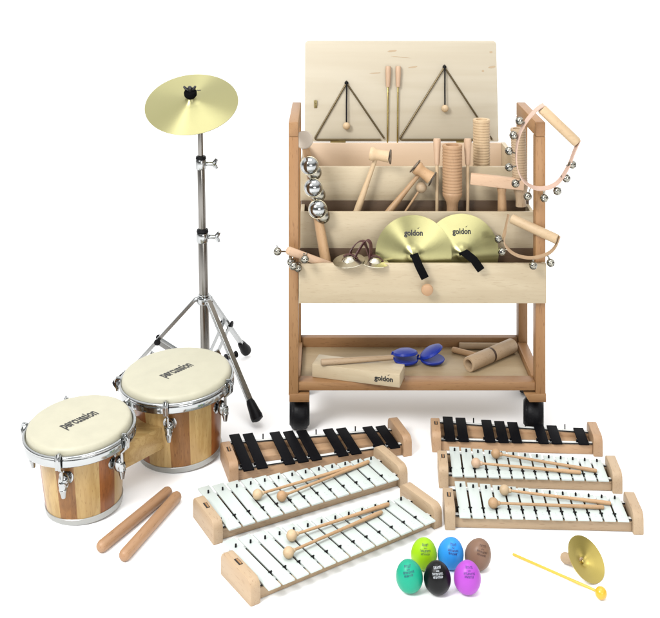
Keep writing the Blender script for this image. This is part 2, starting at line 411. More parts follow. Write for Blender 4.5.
# ---------------------------------------------------------------- cymbal stand and cymbal
pb = gp(206, 391)
stand = thing('cymbal_stand', 'chrome tripod cymbal stand with black rubber feet, behind the bongos', 'stand', tuple(pb))
def pole_at(v): # the post leans very slightly, so follow the photo between foot and top
    k = (391-v)/(391-95.); return V((X(206.0-6.6*k*1.0, pb.y), pb.y, Z(v, pb.y)))
tilt_n = V((-.026, -.492, .870)).normalized()
cyc = pole_at(100); cyc = at(191.6, 103.5, pb.y-.02)
MB().rod(pole_at(372), pole_at(240), .0125, .0125, 24).build('lower_tube', STEEL, stand)
MB().rod(pole_at(246), pole_at(166), .0102, .0102, 24).build('middle_tube', STEEL, stand)
top = pole_at(118); boss = cyc + tilt_n*.012
up_ = MB(); up_.rod(pole_at(172), top, .0072, .0072, 20)
up_.tube([top+V((0, 0, -.004)), top+V((0, 0, .012)), top.lerp(cyc, .5)+V((0, 0, .004)), cyc-tilt_n*.012, cyc+tilt_n*.03], .0048, 12)
up_.build('upper_tube', STEEL, stand)
for v, r in ((236, .0165), (163, .0145)):
    c = pole_at(v); m = MB()
    m.rod(c-UP*.017, c+UP*.010, r, r, 24); m.build('collar', CHROME, stand)
    MB().rod(c+UP*.0102, c+UP*.019, r*.98, r*.9, 24).build('collar_ring', BLACK, stand)
    b = MB(); d = V((1, -.25, .04)).normalized(); p = c+V((r, 0, -.002)); q = p+d*.022
    b.rod(p-d*.008, q, .0058); 
    wd = V((0, .3, 1)).normalized()
    for s_ in (-1, 1): b.tube([q-d*.004, q+wd*s_*.006+d*.003, q+wd*s_*.013+d*.007], [.0045, .0062, .0045], 8)
    b.build('wing_bolt', CHROME, stand)
hub = pole_at(299); low = pole_at(366)
MB().rod(hub-UP*.012, hub+UP*.008, .019, .019, 28).rod(hub+UP*.0085, hub+UP*.014, .015).build('hub', CHROME, stand)
MB().rod(low-UP*.012, low+UP*.012, .0165, .0165, 24).build('lower_collar', CHROME, stand)
feet = [gp(259.5, 428), gp(247.5, 356), gp(114, 392)]
for f in feet:
    f = V((f.x, f.y, 0)); d = V((f.x-hub.x, f.y-hub.y, 0)).normalized(); side = V((-d.y, d.x, 0))
    a = hub + d*.024 - UP*.002; e = f + V((0, 0, .012)) - d*.002
    foot0 = a.lerp(e, .86)
    leg = MB(); leg.ribbon([a, foot0], side, .0155, .0075); leg.ribbon([a+UP*.005, foot0+UP*.005], side, .0105, .0035)
    leg.rod(a-side*.011, a+side*.011, .0035); leg.rod(hub+d*.014, a, .007)
    lo = leg.build('leg', plain('satin chrome', (.36, .37, .37), .28, 1), stand)
    MB().lathe([(0, 0), (.0085, 0), (.011, .008), (.0135, .03), (.0155, .042), (.0145, .050), (.006, .054), (0, .054)], align(a.lerp(e, .82), e+(e-a).normalized()*.006), 20).build('rubber_foot', BLACK, lo)
    mid = a.lerp(e, .46); bl = low + d*.018
    br = MB()
    for s_ in (-1, 1): br.ribbon([bl+side*.011*s_, mid+side*.011*s_], UP.cross(side), .012, .003)
    br.rod(mid-side*.013, mid+side*.013, .0038); br.rod(low+d*.012, bl, .006)
    bo = br.build('brace', CHROME, stand)
    for s_ in (-1, 1): MB().rod(mid+side*.0135*s_, mid+side*.0170*s_, .0085).build('pivot_cap', BLACK, bo)
cym_M = align(cyc, cyc+tilt_n, (1, 0, 0))
cym = thing('cymbal', 'round brass cymbal tilted forward on top of the chrome stand', 'cymbal', M=cym_M)
RC = .1225
def cym_prof(Rc, hb, hc, rb, th=.0012):
    top_ = [(.004, hb+hc)]
    for k in range(1, 7): a = k/6; top_.append((rb*a, hc+hb*math.cos(a*math.pi/2)**.8*(1 if a < 1 else 0)))
    for k in range(1, 9): a = k/8; top_.append((rb+(Rc-rb)*a, hc*(1-a)**1.15))
    return top_ + [(Rc, -th)] + [(r, z-th) for r, z in top_[::-1][1:]] + [top_[0]]
CP = cym_prof(RC, .012, .016, .018)
MB().lathe(CP, cym_M, 128).build('disc', brass('top brass', (.365, .345, .172), .38, .85), cym, angle=60)
def cym_h(r, Rc, hb, hc, rb):
    if r <= rb: return hb+hc
    return hc*(1-min(1, (r-rb)/(Rc-rb)))**1.15
def w2(M, x, y, z): return M @ V((x, y, z))
ft = MB(); ft.lathe([(0, .024), (.013, .024), (.0165, .029), (.0170, .037), (.015, .042), (.008, .043), (0, .043)], cym_M, 24); ft.build('felt_washer', FELT, cym)
wn = MB(); wn.lathe([(0, .041), (.006, .041), (.0062, .053), (.004, .056), (0, .056)], cym_M, 16)
for s_ in (-1, 1): wn.tube([w2(cym_M, s_*.004, 0, .044), w2(cym_M, s_*.011, 0, .050), w2(cym_M, s_*.015, 0, .057)], [.003, .0042, .003], 8)
wn.build('wing_nut', plain('dark metal', (.05, .05, .055), .3, .8), cym)
lettering(cym, 'percussion', .0085, lambda x, y: w2(cym_M, x+.003, y+x*.14+.037, cym_h(math.hypot(x+.003, y+x*.14+.037), RC, .012, .016, .018)+.0007), .03)

# ---------------------------------------------------------------- bongos
bongo = thing('bongo_drums', 'pair of joined bongo drums with striped wooden shells and cream skins', 'bongo drums', tuple(gp(130, 480)))
ORD = [0, 1, 0, 2]
def drum(base, r_bot, r_top, hh, r_head, r_rim, tilt, lugs, seq_off):
    n = V((*tilt, 1)).normalized(); M = align(base+UP*(r_bot*V(tilt).length), base+UP*(r_bot*V(tilt).length)+n, (1, 0, 0))
    zs = hh-.036
    prof = [(r_bot*.93, .0), (r_bot, .0005), (r_bot, .002)] + [(r_bot+(r_top-r_bot)*(k/10)**.8, .002+(zs+.012-.002)*k/10) for k in range(1, 11)] + [(r_top-.006, zs+.012), (r_bot-.009, 0.0), (r_bot*.93, 0)]
    seg = 96
    st = [0, 1, 0, 2, 0, 1, 0, 2, 0, 1, 0, 2]
    def mif(k, i): q = (i+seq_off) % seg; return st[(q//16)*2 + (1 if q % 16 >= 9 else 0)]
    sh = MB(); sh.lathe(prof, M, seg, mif=mif)
    so = sh.build('shell', [wood('pale stave', 'z'), wood('brown stave', 'z'), wood('red stave', 'z')], bongo)
    hp = MB(); hp.lathe([(r_bot-.002, -.0004), (r_bot+.0022, -.0002), (r_bot+.0030, .011), (r_bot+.0022, .0118), (r_bot-.002, .0118), (r_bot-.002, -.0004)], M, 96); hp.build('bottom_hoop', RIMW, so)
    # skin, pulled over a rounded bearing edge
    sk = [(0, hh), (r_head*.5, hh), (r_head*.90, hh-.0001), (r_head*.945, hh-.0009), (r_head*.975, hh-.0030), (r_head*.994, hh-.0075), (r_head, hh-.012), (r_head+.001, hh-.019), (r_head-.002, hh-.022)]
    MB().lathe(sk, M, 96).build('drumhead', SKIN, bongo)
    rm = MB(); rm.torus(M @ Matrix.Translation((0, 0, hh-.0165)), r_rim-.004, .0042, 96, 12)
    rm.lathe([(r_rim-.0085, hh-.018), (r_rim-.001, hh-.019), (r_rim+.0002, hh-.022), (r_rim+.0005, hh-.033), (r_rim-.0012, hh-.035), (r_rim-.003, hh-.033), (r_rim-.004, hh-.022), (r_rim-.0085, hh-.0195), (r_rim-.0085, hh-.018)], M, 96)
    ro = rm.build('rim', CHROME, bongo)
    MB().lathe([(r_head+.0012, hh-.0195), (r_rim-.006, hh-.0205), (r_rim-.006, hh-.026), (r_top+.002, hh-.03)], M, 96).build('inner_hoop', plain('dark inner hoop', (.07, .06, .05), .5, .3), ro)
    for az in lugs:
        a = R(az); rad = V((math.cos(a), math.sin(a), 0)); tn = V((-rad.y, rad.x, 0))
        def P(r, z, t=0): return M @ (rad*r+tn*t+V((0, 0, z)))
        lg = MB()
        lg.tube([P(r_rim-.004, hh-.008), P(r_rim+.004, hh-.006), P(r_rim+.0075, hh-.013), P(r_rim+.004, hh-.034), P(r_top+.019, hh-.048), P(r_top+.017, hh-.095)], .0034, 10)
        lg.ribbon([P(r_rim-.005, hh-.0095), P(r_rim+.0035, hh-.0085), P(r_rim+.008, hh-.016), P(r_rim+.005, hh-.036)], tn, .012, .003)
        lg.ball(P(r_top+.010, hh-.074), 1, seg=20, sc=(.0115, .0115, .0175), M=(M.to_3x3().to_4x4() @ Matrix.Rotation(a, 4, 'Z')))
        lg.lathe([(0, 0), (.0075, .001), (.0085, .006), (.0075, .014), (.0085, .016), (.006, .026), (.0045, .034), (0, .035)], align(P(r_top+.0175, hh-.070), P(r_top+.0165, hh-.11)), 16)
        lg.lathe([(0, 0), (.016, 0), (.0155, .002), (0, .004)], align(P(r_top-.0045, hh-.072), P(r_top+.02, hh-.072)), 20)
        lg.build('tension_lug', CHROME, bongo)
    return M
b1, b2 = gp(84.5, 504), gp(180.5, 452)
M1 = drum(b1, .0795, .0905, .180, .1105, .1195, (-.05, -.06), (-97, -27, 45, 117, 176), 7)
M2 = drum(b2, .094, .1045, .190, .127, .1345, (-.045, -.04), (-92, -20, 52, 124, 184), 2)
d_ = (b2-b1); d_.z = 0; dn = d_.normalized()
cb_ = MB(); c0 = b1+dn*.081; c1 = b2-dn*.094
mid = (c0+c1)/2; ang = math.atan2(dn.y, dn.x)
TM = Matrix.Translation(mid+UP*.083) @ Matrix.Rotation(ang, 4, 'Z')
cb_.box((0, 0, 0), ((c1-c0).length+.012, .085, .052), M=TM, bev=.003); cb_.build('connecting_block', wood('pale stave', 'x'), bongo)
for Mx, s_, hh in ((M1, .042, .180), (M2, .042, .190)):
    lettering(bongo, 'percussion', s_, lambda x, y, Mx=Mx, hh=hh: Mx @ V(((x)*math.cos(R(43))-y*math.sin(R(52)), (x)*math.sin(R(43))+y*math.cos(R(52)), hh+.0004)), .03, squeeze=.45)

# ---------------------------------------------------------------- claves
for p, q, lab in (((98.5, 549), (170, 490), 'pale wooden clave stick on the floor, nearer the bongos'), ((122, 558), (178.5, 494.5), 'pale wooden clave stick on the floor, farther from the bongos')):
    a, b = gp(*p, .0115), gp(*q, .0115)
    L = (b-a).length; r = .0118
    t = thing('clave', lab, 'clave', (a.x, a.y, 0), group='wooden claves')
    pr = [(0, 0), (r*.5, .0015), (r*.85, .005), (r, .011), (r, L-.011), (r*.85, L-.005), (r*.5, L-.0015), (0, L)]
    Ma = align(a, b); m = MB(); m.lathe(pr, Ma, 28)
    t2 = m.build('clave', wood('clave', 'z'), None)
    for k in ('label', 'category', 'group'): t2[k] = t[k]
    me = t2.data; me.transform(Ma.inverted()); t2.matrix_world = Ma
    ROOTM[t2.name] = Ma; bpy.data.objects.remove(t)
for i, o in enumerate([o for o in COL.objects if o.name.startswith('clave')]): o.name = 'clave'

# ---------------------------------------------------------------- glockenspiels
GL = {}
def glock(key, label, FL, FR, rot, W, bl0, bl1, bf, nslots, slots, mat, blockwood, hb=.046):
    A, B = gp(*FL), gp(*FR); L = (B-A).length; mid = (A+B)/2
    M = Matrix.Translation(mid) @ Matrix.Rotation(R(rot), 4, 'Z') @ Matrix.Translation((-L/2, 0, 0))
    white = mat is WHITEBAR
    t = thing('glockenspiel', label, 'glockenspiel', M=M, group='glockenspiels on the floor'); GL[key] = (M, L)
    bt = .0215
    def box2(a, b, name, m_, bev=.0015, par=t):
        return MB().box2(a, b, bev=bev).build(name, m_, par, world=False)
    # end blocks: boards with rounded upper corners
    for x in (0, L-bt):
        pr = []; rr = .016
        pr += [(x, 0, 0), (x, W, 0)]
        for k in range(6): a = R(90*k/5); pr.append((x, W-rr+rr*math.cos(a), hb-rr+rr*math.sin(a)))
        for k in range(6): a = R(90+90*k/5); pr.append((x, rr+rr*math.cos(a), hb-rr+rr*math.sin(a)))
        eb = MB().prism(pr, (bt, 0, 0), bev=.0022).build('end_block', wood(blockwood, 'y'), t, world=False)
        if x == 0:
            box2((x+bt*.35, W*.48, hb-.0005), (x+bt*.72, W*.66, hb+.0006), 'slot', SLOT, .0002, eb)
            MB().box((x+bt*.55, W*.56, hb+.0012), (.0035, W*.15, .003), M=None, bev=.001).build('slot_pin', wood('beech', 'y'), eb, world=False)
    zr = .0215; x0, x1 = bt+.0002, L-bt-.0002
    # rails: the front one straight, the rear one converging
    box2((x0, .010, .001), (x1, .028, zr), 'rail', wood(blockwood, 'x'))
    yb0, yb1 = bf+bl0*.80, bf+bl1*.80
    def rail(ya, yb, th, z0, z1):
        return MB().prism([(x0, ya, z0), (x1, yb, z0), (x1, yb+th, z0), (x0, ya+th, z0)], (0, 0, z1-z0), bev=.001)
    ye = min(yb0, W+.03)
    rail(yb0, min(yb1, W-.02), .017, .001, zr).build('rail', wood(blockwood, 'x'), t, world=False)
    if not white:
        rail((yb0+.028)*.5, (yb1+.028)*.5-.004, .030, .0005, .013).build('base_board', wood(blockwood, 'x'), t, world=False)
    yf0 = bf+bl0*.22; yf1 = bf+bl1*.22
    if white:
        MB().prism([(x0, .0285, .0008), (x1, .0285, .0008), (x1, min(yb1, W-.02)-.0005, .0008), (x0, yb0-.0005, .0008)], (0, 0, .006), bev=.0005).build('base_board', wood('painted shade board', 'x'), t, world=False)  # board colour darkened to stand in for shade in the bar gaps
    xs0, xs1 = x0+.006, x1-.006; pitch = (xs1-xs0)/nslots; bw = pitch*(.855 if white else .78)
    # felt strips and cords
    def fr(x, a, b): k = (x-x0)/(x1-x0); return a+(b-a)*k
    for (a, b) in (((.013, .013) if True else 0), (yb0+.003, min(yb1, W-.02)+.003)):
        MB().prism([(x0, a, zr+.0002), (x1, b, zr+.0002), (x1, b+.010, zr+.0002), (x0, a+.010, zr+.0002)], (0, 0, .0030), bev=.0006).build('felt_strip', WFELT, t, world=False)
    for (a, b) in ((.0105, .0105), (yb0+.0005, min(yb1, W-.02)+.0005)):
        MB().tube([(x0, a, zr+.0036), (x1, b, zr+.0036)], .0013, 8).build('cord', BLACK, t, world=False)
    zb = .0262
    for k in range(nslots):
        xc = xs0+pitch*(k+.5); u = k/max(1, nslots-1); bl = bl0+(bl1-bl0)*u; yr = fr(xc, yb0, min(yb1, W-.02))+.008
        if k in slots:
            bar = MB().box((xc, bf+bl/2, zb+.0017), (bw, bl, .0034), bev=.0007).build('bar', mat, t, world=False)
            if white:
                pn = MB(); pn.rod((xc+random.uniform(-.0006, .0006), yr, zb), (xc, yr, zb+.0098), .0021, .0021, 8); pn.build('pin', BLACK, bar, world=False)
                MB().lathe([(0, .0037), (.0011, .0037), (.0012, .0034)], Matrix.Translation((xc, bf+bl*.20, zb)), 10).box((xc, bf+bl*.135, zb+.0034), (bw*.22, .0009, .0003), bev=0).build('bar_hole', plain('grey print', (.38, .42, .40), .5), bar, world=False)
            else:
                MB().rod((xc-bw*.5-pitch*.05, .018, zr+.002), (xc-bw*.5-pitch*.05, .018, zb+.005), .0019, .0019, 8).build('pin', BLACK, bar, world=False)
        else:
            MB().rod((xc, yr+.004, zr), (xc, yr+.004, zb+.010), .0016, .0016, 8).build('peg', BLACK, t, world=False)
        if white:
            xg = xs0+pitch*k; pg = MB(); yg = max(bf+bl*.24, .016)
            pg.rod((xg, yg, zr), (xg, yg, zb+.006), .0019, .0019, 8); pg.tube([(xg-.004, yg+.001, zb+.0048), (xg+.0035, yg+.001, zb+.0048)], .0013, 6)
            pg.build('peg', BLACK, t, world=False)
    return M
full = set(range(13))
glock('A', 'black barred glockenspiel at the back of the slanted trio', (230, 486.5), (411, 454.5), 16.5, .112, .168, .108, -.006, 12, {0, 1, 3, 4, 5, 7, 8, 10, 11}, BLACKBAR, 'orange block')
glock('B', 'white barred glockenspiel in the middle of the slanted trio', (217.5, 551), (403, 482), 28.5, .115, .174, .108, -.010, 13, full, WHITEBAR, 'block')
glock('C', 'white barred glockenspiel at the front of the slanted trio, nearest the eggs', (256, 613), (436.5, 522.5), 34, .117, .178, .108, -.014, 13, full, WHITEBAR, 'block')
glock('D', 'black barred glockenspiel in front of the trolley castor, at the back of the straight trio', (432, 451.5), (603.5, 458.5), -2.9, .088, .118, .078, .001, 11, {0, 1, 3, 4, 5, 7, 8, 10}, BLACKBAR, 'orange block')
glock('E', 'white barred glockenspiel in the middle of the straight trio', (438.8, 488), (623, 495), -3.3, .088, .128, .088, -.001, 13, full, WHITEBAR, 'block')
glock('F', 'white barred glockenspiel at the front of the straight trio, behind the brass hand cymbal', (445, 530.5), (644, 535.5), -2.4, .090, .136, .088, -.001, 13, full, WHITEBAR, 'block')

def mallet(label, ball, tip, ballwood, rb=.0108):
    zb = .0300
    c = gp(*ball, zb+rb); e = gp(*tip, zb+.004); d = (e-c).normalized()
    t = thing('mallet', label, 'mallet', tuple(c), group='wooden mallets lying on the white bars')
    MB().ball(c, rb, seg=24, sc=(1, 1, .98)).rod(c+d*rb*.85, c+d*(rb+.004), .0048, .0042).build('head', wood(ballwood, 'x'), t)
    m = MB(); n = 10; Ls = (e-c).length
    m.lathe([(0, rb*.9), (.0026, rb*.9), (.0028, .05), (.0033, Ls*.6), (.0044, Ls*.93), (.0042, Ls-.003), (.003, Ls), (0, Ls)], align(c, e), 14)
    m.build('stick', wood('stick', 'z'), t)
mallet('wooden mallet on the middle slanted glockenspiel with its pale ball farther left', (257.6, 494.5), (352, 467), 'pale stick')
mallet('wooden mallet on the middle slanted glockenspiel with its darker ball farther right', (281.7, 496.2), (369, 461.5), 'stick')
mallet('wooden mallet on the front slanted glockenspiel with its ball nearer the back', (291.7, 535.5), (389, 504), 'pale stick')
mallet('wooden mallet on the front slanted glockenspiel with its ball nearer the front', (288.5, 552.5), (382, 512), 'pale stick')
mallet('wooden mallet on the middle straight glockenspiel with its ball nearer the back', (495.8, 453.5), (597, 471), 'stick')
mallet('wooden mallet on the middle straight glockenspiel with its pinkish ball nearer the front', (476, 463), (581, 472.6), 'pink')
mallet('wooden mallet on the front straight glockenspiel with its pale ball nearer the back', (504.4, 490), (611, 503.5), 'pale stick')
mallet('wooden mallet on the front straight glockenspiel with its darker ball nearer the front', (493.2, 503), (604, 507.3), 'stick')

# ---------------------------------------------------------------- egg shakers
EGG = []
for k in range(25):
    a = math.pi*k/24; z = -math.cos(a); r = math.sin(a)*(1-.10*z-.02*z*z)
    EGG.append((r*.0252 if 0 < k < 24 else 0, .0300*z + .0300))
def egg_r(z):    # radius at height z above its base
    zz = max(-1, min(1, z/.03-1)); return .0252*math.sqrt(max(0, 1-zz*zz))*(1-.10*zz-.02*zz*zz)
def egg(color, rgb, c, lean, inkc):
    p = gp(c[0], c[1], .030); p.z = 0
    M = Matrix.Translation(p+UP*.0004) @ Matrix.Rotation(R(lean[0]), 4, 'X') @ Matrix.Rotation(R(lean[1]), 4, 'Y')
    M = Matrix.Translation((0, 0, .0242)) @ Matrix.Translation(p) @ Matrix.Rotation(R(lean[1]), 4, 'Y') @ Matrix.Rotation(R(lean[0]), 4, 'X') @ Matrix.Translation((0, 0, -.0242))
    t = thing('egg_shaker', f'{color} egg shaker standing on the floor', 'egg shaker', M=M, group='coloured egg shakers')
    m = MB(); m.lathe(EGG, M, 48)
    body = m.build('egg', plain(f'{color} egg plastic', rgb, .36, spec=.2, var=.03), t)
    ink = plain(f'{color} egg print', inkc, .5)
    rnd = random.Random(color); mk = MB()
    # rows of small printed strokes, too small to read in the photo
    for zrow, width, hgt in ((.0568, .0130, .0026), (.0534, .0050, .0018), (.0498, .0205, .0032), (.0455, .0175, .0032)):
        x = -width/2
        while x < width/2:
            w = rnd.uniform(.0008, .0014)
            for (xa, xb, za, zb) in ((x, x+w*.45, -.5, .5), (x+w*.45, x+w, rnd.choice((-.5, -.15, .2)), rnd.choice((-.15, .2, .5)))):
                if zb <= za: zb = za+.3
                P = []
                for (xx, k) in ((xa, za), (xb, za), (xb, zb), (xa, zb)):
                    z = zrow + k*hgt - 7*xx*xx; r = egg_r(z)+.00025; an = xx/max(r, .008)
                    P.append(mk.bm.verts.new(M @ V((r*math.sin(an), -r*math.cos(an), z))))
                mk.bm.faces.new(P)
            x += w+rnd.uniform(.0003, .0007)
    mk.build('print', ink, body)
egg('lime green', (.24, .44, .006), (423.8, 553), (10, 3), (.04, .09, .02))
egg('sky blue', (.022, .21, .55), (450.3, 552.5), (10, 8), (.01, .03, .15))
egg('brown', (.17, .10, .066), (477.4, 553.5), (10, 16), (.05, .02, .01))
egg('teal', (.010, .27, .165), (409.6, 575.5), (6, -9), (.004, .06, .09))
egg('black', (.002, .002, .0025), (437.4, 577), (6, -4), (.32, .34, .36))
egg('magenta', (.31, .055, .38), (467.2, 576.8), (6, 3), (.07, .01, .16))

# ---------------------------------------------------------------- small hand cymbal on the floor and yellow mallet
n = V((.50, -.485, .717)).normalized(); c = gp(586.5, 559, .0305)
HM = align(c, c+n, (0, 0, 1))
hc_ = thing('hand_cymbal', 'small brass hand cymbal with wooden handle lying tipped on the floor', 'hand cymbal', M=HM)
rim = .0425
P_ = [(0, -.0130), (.006, -.0125), (.010, -.0105), (.014, -.0075), (.026, -.005), (rim, 0), (rim, -.001), (.026, -.006), (.014, -.0087), (.010, -.0118), (.006, -.0138), (0, -.0142)]
MB().lathe(P_, HM, 64).build('dish', brass('golden brass', (.46, .365, .105), .34, .7), hc_, angle=60)
MB().ball(w2(HM, 0, 0, -.0115), .0032).build('rivet', GOLDM, hc_)
hd = (w2(HM, 0, 0, -.0145)); he = gp(562, 557, .0102)
MB().lathe([(0, 0), (.0075, 0), (.0098, .006), (.0100, (he-hd).length-.006), (.0075, (he-hd).length-.001), (0, (he-hd).length)], align(hd, he), 24).build('handle', wood('block', 'z'), hc_)
c = gp(601, 593, .0112); e = gp(513, 554.2, .0028)
ym = thing('mallet', 'thin yellow plastic mallet with amber ball on the floor', 'mallet', tuple(c))
MB().ball(c, .0110, seg=28).build('head', YBALL, ym); MB().rod(e, c+(e-c).normalized()*.009, .0026, .0026, 14).build('stick', YELLOW, ym)

# ---------------------------------------------------------------- things in the drawers
def radial_cymbal(label, ctr, Dd, strap_pts, lean, yaw, txt, Rc=.0925):
    c = at(*ctr, Dd); nn = V((math.sin(R(yaw)), -math.cos(R(yaw))*math.cos(R(lean)), math.sin(R(lean)))).normalized()
    M = align(c, c+nn, (1, 0, 0))
    t = thing('hand_cymbal', label, 'hand cymbal', M=M, group='pair of brass cymbals with black straps')
    MB().lathe(cym_prof(Rc, .009, .012, .020), M, 96).build('disc', brass('brushed brass', (.385, .362, .175), .32, .85), t, angle=60)
    p = [w2(M, 0, 0, .016)] + [at(u, v, d) for u, v, d in strap_pts]
    q = [p[0]]
    for i in range(len(p)-1):
        for k in range(1, 5): q.append(p[i].lerp(p[i+1], k/4))
    MB().ribbon(q, V((1, 0, .32)), .019, .006).build('strap', FELT, t)
    sc = .0165
    lettering(t, txt, sc, lambda x, y: w2(M, x, y*1.1+.050, cym_h(math.hypot(x, y*1.1+.050), Rc, .009, .012, .020)+.0007), .035, extra=accent(sc))
radial_cymbal('brass cymbal with black strap, the one in front of its pair', (413.5, 254, ), 2.580, [(414.5, 255, 2.535), (419, 266, 2.528), (425, 278, 2.530)], 6, -2, 'goldon')
radial_cymbal('brass cymbal with black strap, overlapped by its twin', (461.5, 252.5), 2.600, [(464, 252, 2.545), (474, 260, 2.532), (481, 270, 2.532)], 8, 4, 'goldon')

def jingle(mb, c, r, axis=(0, 0, -1)):
    """round sleigh bell with a seam and a slot; slot faces use material 1"""
    M = align(c, V(c)+V(axis), (.6, .7, .2)); seg, n = 16, 10
    prof = [(r*math.sin(math.pi*k/n) if 0 < k < n else 0, -r*math.cos(math.pi*k/n)) for k in range(n+1)]
    mb.lathe(prof, M, seg, mif=lambda k, i: 1 if (i in (0, 8) and 5 < k) or (i in (4, 12) and 6 < k) else 0)
    mb.torus(M, r*1.0, r*.07, 20, 6)
    mb.torus(M @ Matrix.Translation((0, 0, -r*1.18)) @ Matrix.Rotation(R(90), 4, 'X'), r*.25, r*.09, 12, 6)
def bez(P, n=40):
    """smooth curve through the points"""
    P = [V(p) for p in P]; out = []
    for i in range(len(P)-1):
        p0, p1, p2, p3 = P[max(i-1, 0)], P[i], P[i+1], P[min(i+2, len(P)-1)]
        m = max(2, n//(len(P)-1))
        for k in range(m):
            t = k/m; out.append(.5*((2*p1)+(-p0+p2)*t+(2*p0-5*p1+4*p2-p3)*t*t+(-p0+3*p1-3*p2+p3)*t**3))
    return out + [P[-1]]

# stick of large bells leaning in the lowest drawer
a, b = at(329.5, 282, 2.590), at(304.5, 141, 2.655)
bs = thing('bell_stick', 'wooden stick with three pairs of large chrome bells, leaning in the lowest drawer', 'bell stick', tuple(a))
dv = (b-a).normalized(); Lb = (b-a).length
MB().lathe([(0, 0), (.0125, .001), (.0135, .004), (.0115, Lb*.5), (.0100, Lb*.55), (.0095, Lb-.006), (0, Lb-.006)], align(a, b), 20).build('stick', wood('stick', 'z'), bs)
e = b+V((0, -.008, 0)); MB().lathe([(0, 0), (.0205, 0), (.0225, .002), (.0225, .007), (.0205, .009), (0, .009)], align(e+V((0, .006, .003)), e+V((-.15, -1, .35))), 32).build('end_cap', CORK, bs)
for (u, v, dd) in ((309.5, 164.5, 2.632), (313.3, 186.5, 2.622), (317.8, 208, 2.612)):
    c = at(u, v, dd)-V((0, .012, 0)); m = MB()
    m.ball(c, .0220, seg=28, sc=(1, .85, 1)); m.build('bell', CHROME, bs)
    m = MB(); m.torus(align(c+V((0, .004, -.001)), c+V((0, -1, .32)) ), .0205, .003, 32, 8); m.build('bell_rim', plain('brass bell rim', (.62, .57, .42), .2, 1), bs)
    c2 = c+V((.012, .012, -.020)); m = MB(); m.ball(c2, .0185, seg=24, sc=(1, .8, 1)); m.build('bell', plain('dark silver bell', (.30, .285, .24), .25, 1), bs)  # rear bell, smaller and a darker silver

# short wrist bell stick poking out of the lowest drawer
a, b = at(287, 250, 2.530), at(334, 267, 2.585)
ws = thing('bell_stick', 'short pink wooden handle with small bells, poking out over the drawer edge', 'bell stick', tuple(b))
MB().rod(a, b, .0098, .0092, 20, rnd=.5).build('handle', wood('pink', 'x'), ws)
for (u, v, dd) in ((277.5, 251.5, 2.53), (304.8, 259.3, 2.515), (293.5, 266, 2.522), (291, 262, 2.545), (298, 268, 2.54)):
    m = MB(); jingle(m, at(u, v, dd), .0098, (.2, -.5, -1)); m.tube([at(u, v, dd), at(u+(2 if u > 280 else 8), v-6 if u > 280 else v, 2.55)], .002, 6); m.build('bell', [BELL, SLOT], ws)

# finger cymbals with dark red strap on the drawer edge
fc = thing('finger_cymbals', 'two small metal finger cymbals joined by dark red leather loops, on the drawer edge', 'finger cymbals', tuple(at(360, 264, 2.56)))
for (u, v, rr, nx, ny) in ((348.8, 261.2, .0385, -.10, -.12), (374.5, 262.5, .0345, .10, -.06)):
    c = at(u, v, 2.560); M = align(c+UP*.002, c+V((nx, ny, 1)), (1, 0, 0)); m = MB()
    m.lathe([(0, .011), (.008, .0105), (.013, .007), (.017, .002), (rr, 0), (rr, -.0012), (.017, .0008), (.013, .0058), (0, .0095)], M, 48); m.build('cup', plain('pale brass cup', (.56, .53, .43), .2, 1), fc)
    MB().ribbon([M @ V((x, .006, .013-.5*x*x/.02)) for x in (-.012, -.005, 0, .005, .012, .022)], V((0, 1, 0)), .008, .002).build('knot', LEATHER, fc)
st_ = bez([at(352, 258, 2.575), at(351, 251, 2.585), at(357, 243, 2.59), at(363, 241, 2.585), at(366, 246, 2.575), at(370, 258, 2.572)])
MB().ribbon(st_, V((.4, 1, 0)), .012, .0022).build('strap', LEATHER, fc)
st_ = bez([at(354, 259, 2.565), at(361, 247, 2.57), at(366, 240.5, 2.57), at(370, 242.5, 2.568), at(371, 250, 2.565), at(370, 260, 2.562)])
MB().ribbon(st_, V((.6, 1, 0)), .013, .0022).build('strap', LEATHER, fc)

# hammer shaped clappers between the second and third drawers
def clapper(label, foot, neck, h0, h1, r0, r1, D0, D1_, mw, dark0, sw):
    a, b = at(*foot, D0), at(*neck, D1_); p, q = at(*h0, D1_-.006), at(*h1, D1_-.014)
    t = thing('wooden_clapper', label, 'clapper', tuple(a), group='hammer shaped clappers')
    Lc = (b-a).length
    MB().lathe([(0, 0), (.0090, 0), (.0088, Lc*.3), (.0062, Lc*.7), (.0055, Lc), (0, Lc)], align(a, b), 16).build('handle', wood(sw, 'z'), t)
    Lh = (q-p).length
    MB().lathe([(0, 0), (r0*.94, 0), (r0, .002), (r0, Lh*.18), (r0*.84, Lh*.28), (r0*.78, Lh*.5), (r0*.84, Lh*.74), (r1*.9, Lh*.86), (r1*.95, Lh-.0015), (0, Lh)], align(p, q), 28).build('head', wood(mw, 'z'), t)
    dd = (q-p).normalized()
    ends = [(q+dd*.001, dd)] + ([(p-dd*.001, -dd)] if dark0 else [])
    for (e, ax) in ends:
        MB().lathe([(0, 0), (r1*1.12, 0), (r1*1.18, .0015), (r1*1.12, .0032), (0, .0034)], align(e, e+ax+V((0, 0, .12))), 28).build('clapper_disc', plain('dark steel disc', (.12, .10, .08), .3, .9), t)
clapper('pale wooden clapper hammer with one dark metal end disc', (352.5, 224), (375.5, 159), (370, 153.5), (389.5, 156.8), .0172, .0160, 2.675, 2.690, 'pale stick', False, 'pale stick')
clapper('orange wooden clapper hammer with dark metal discs at both ends', (379, 224), (418.5, 175), (415.8, 166.8), (431.5, 178.5), .0175, .0175, 2.672, 2.690, 'stick', True, 'stick')
a, b = at(421.3, 187.5, 2.688), at(397, 224, 2.685)
t = thing('mallet', 'wooden ball mallet half hidden under the orange clapper hammer', 'mallet', tuple(b))
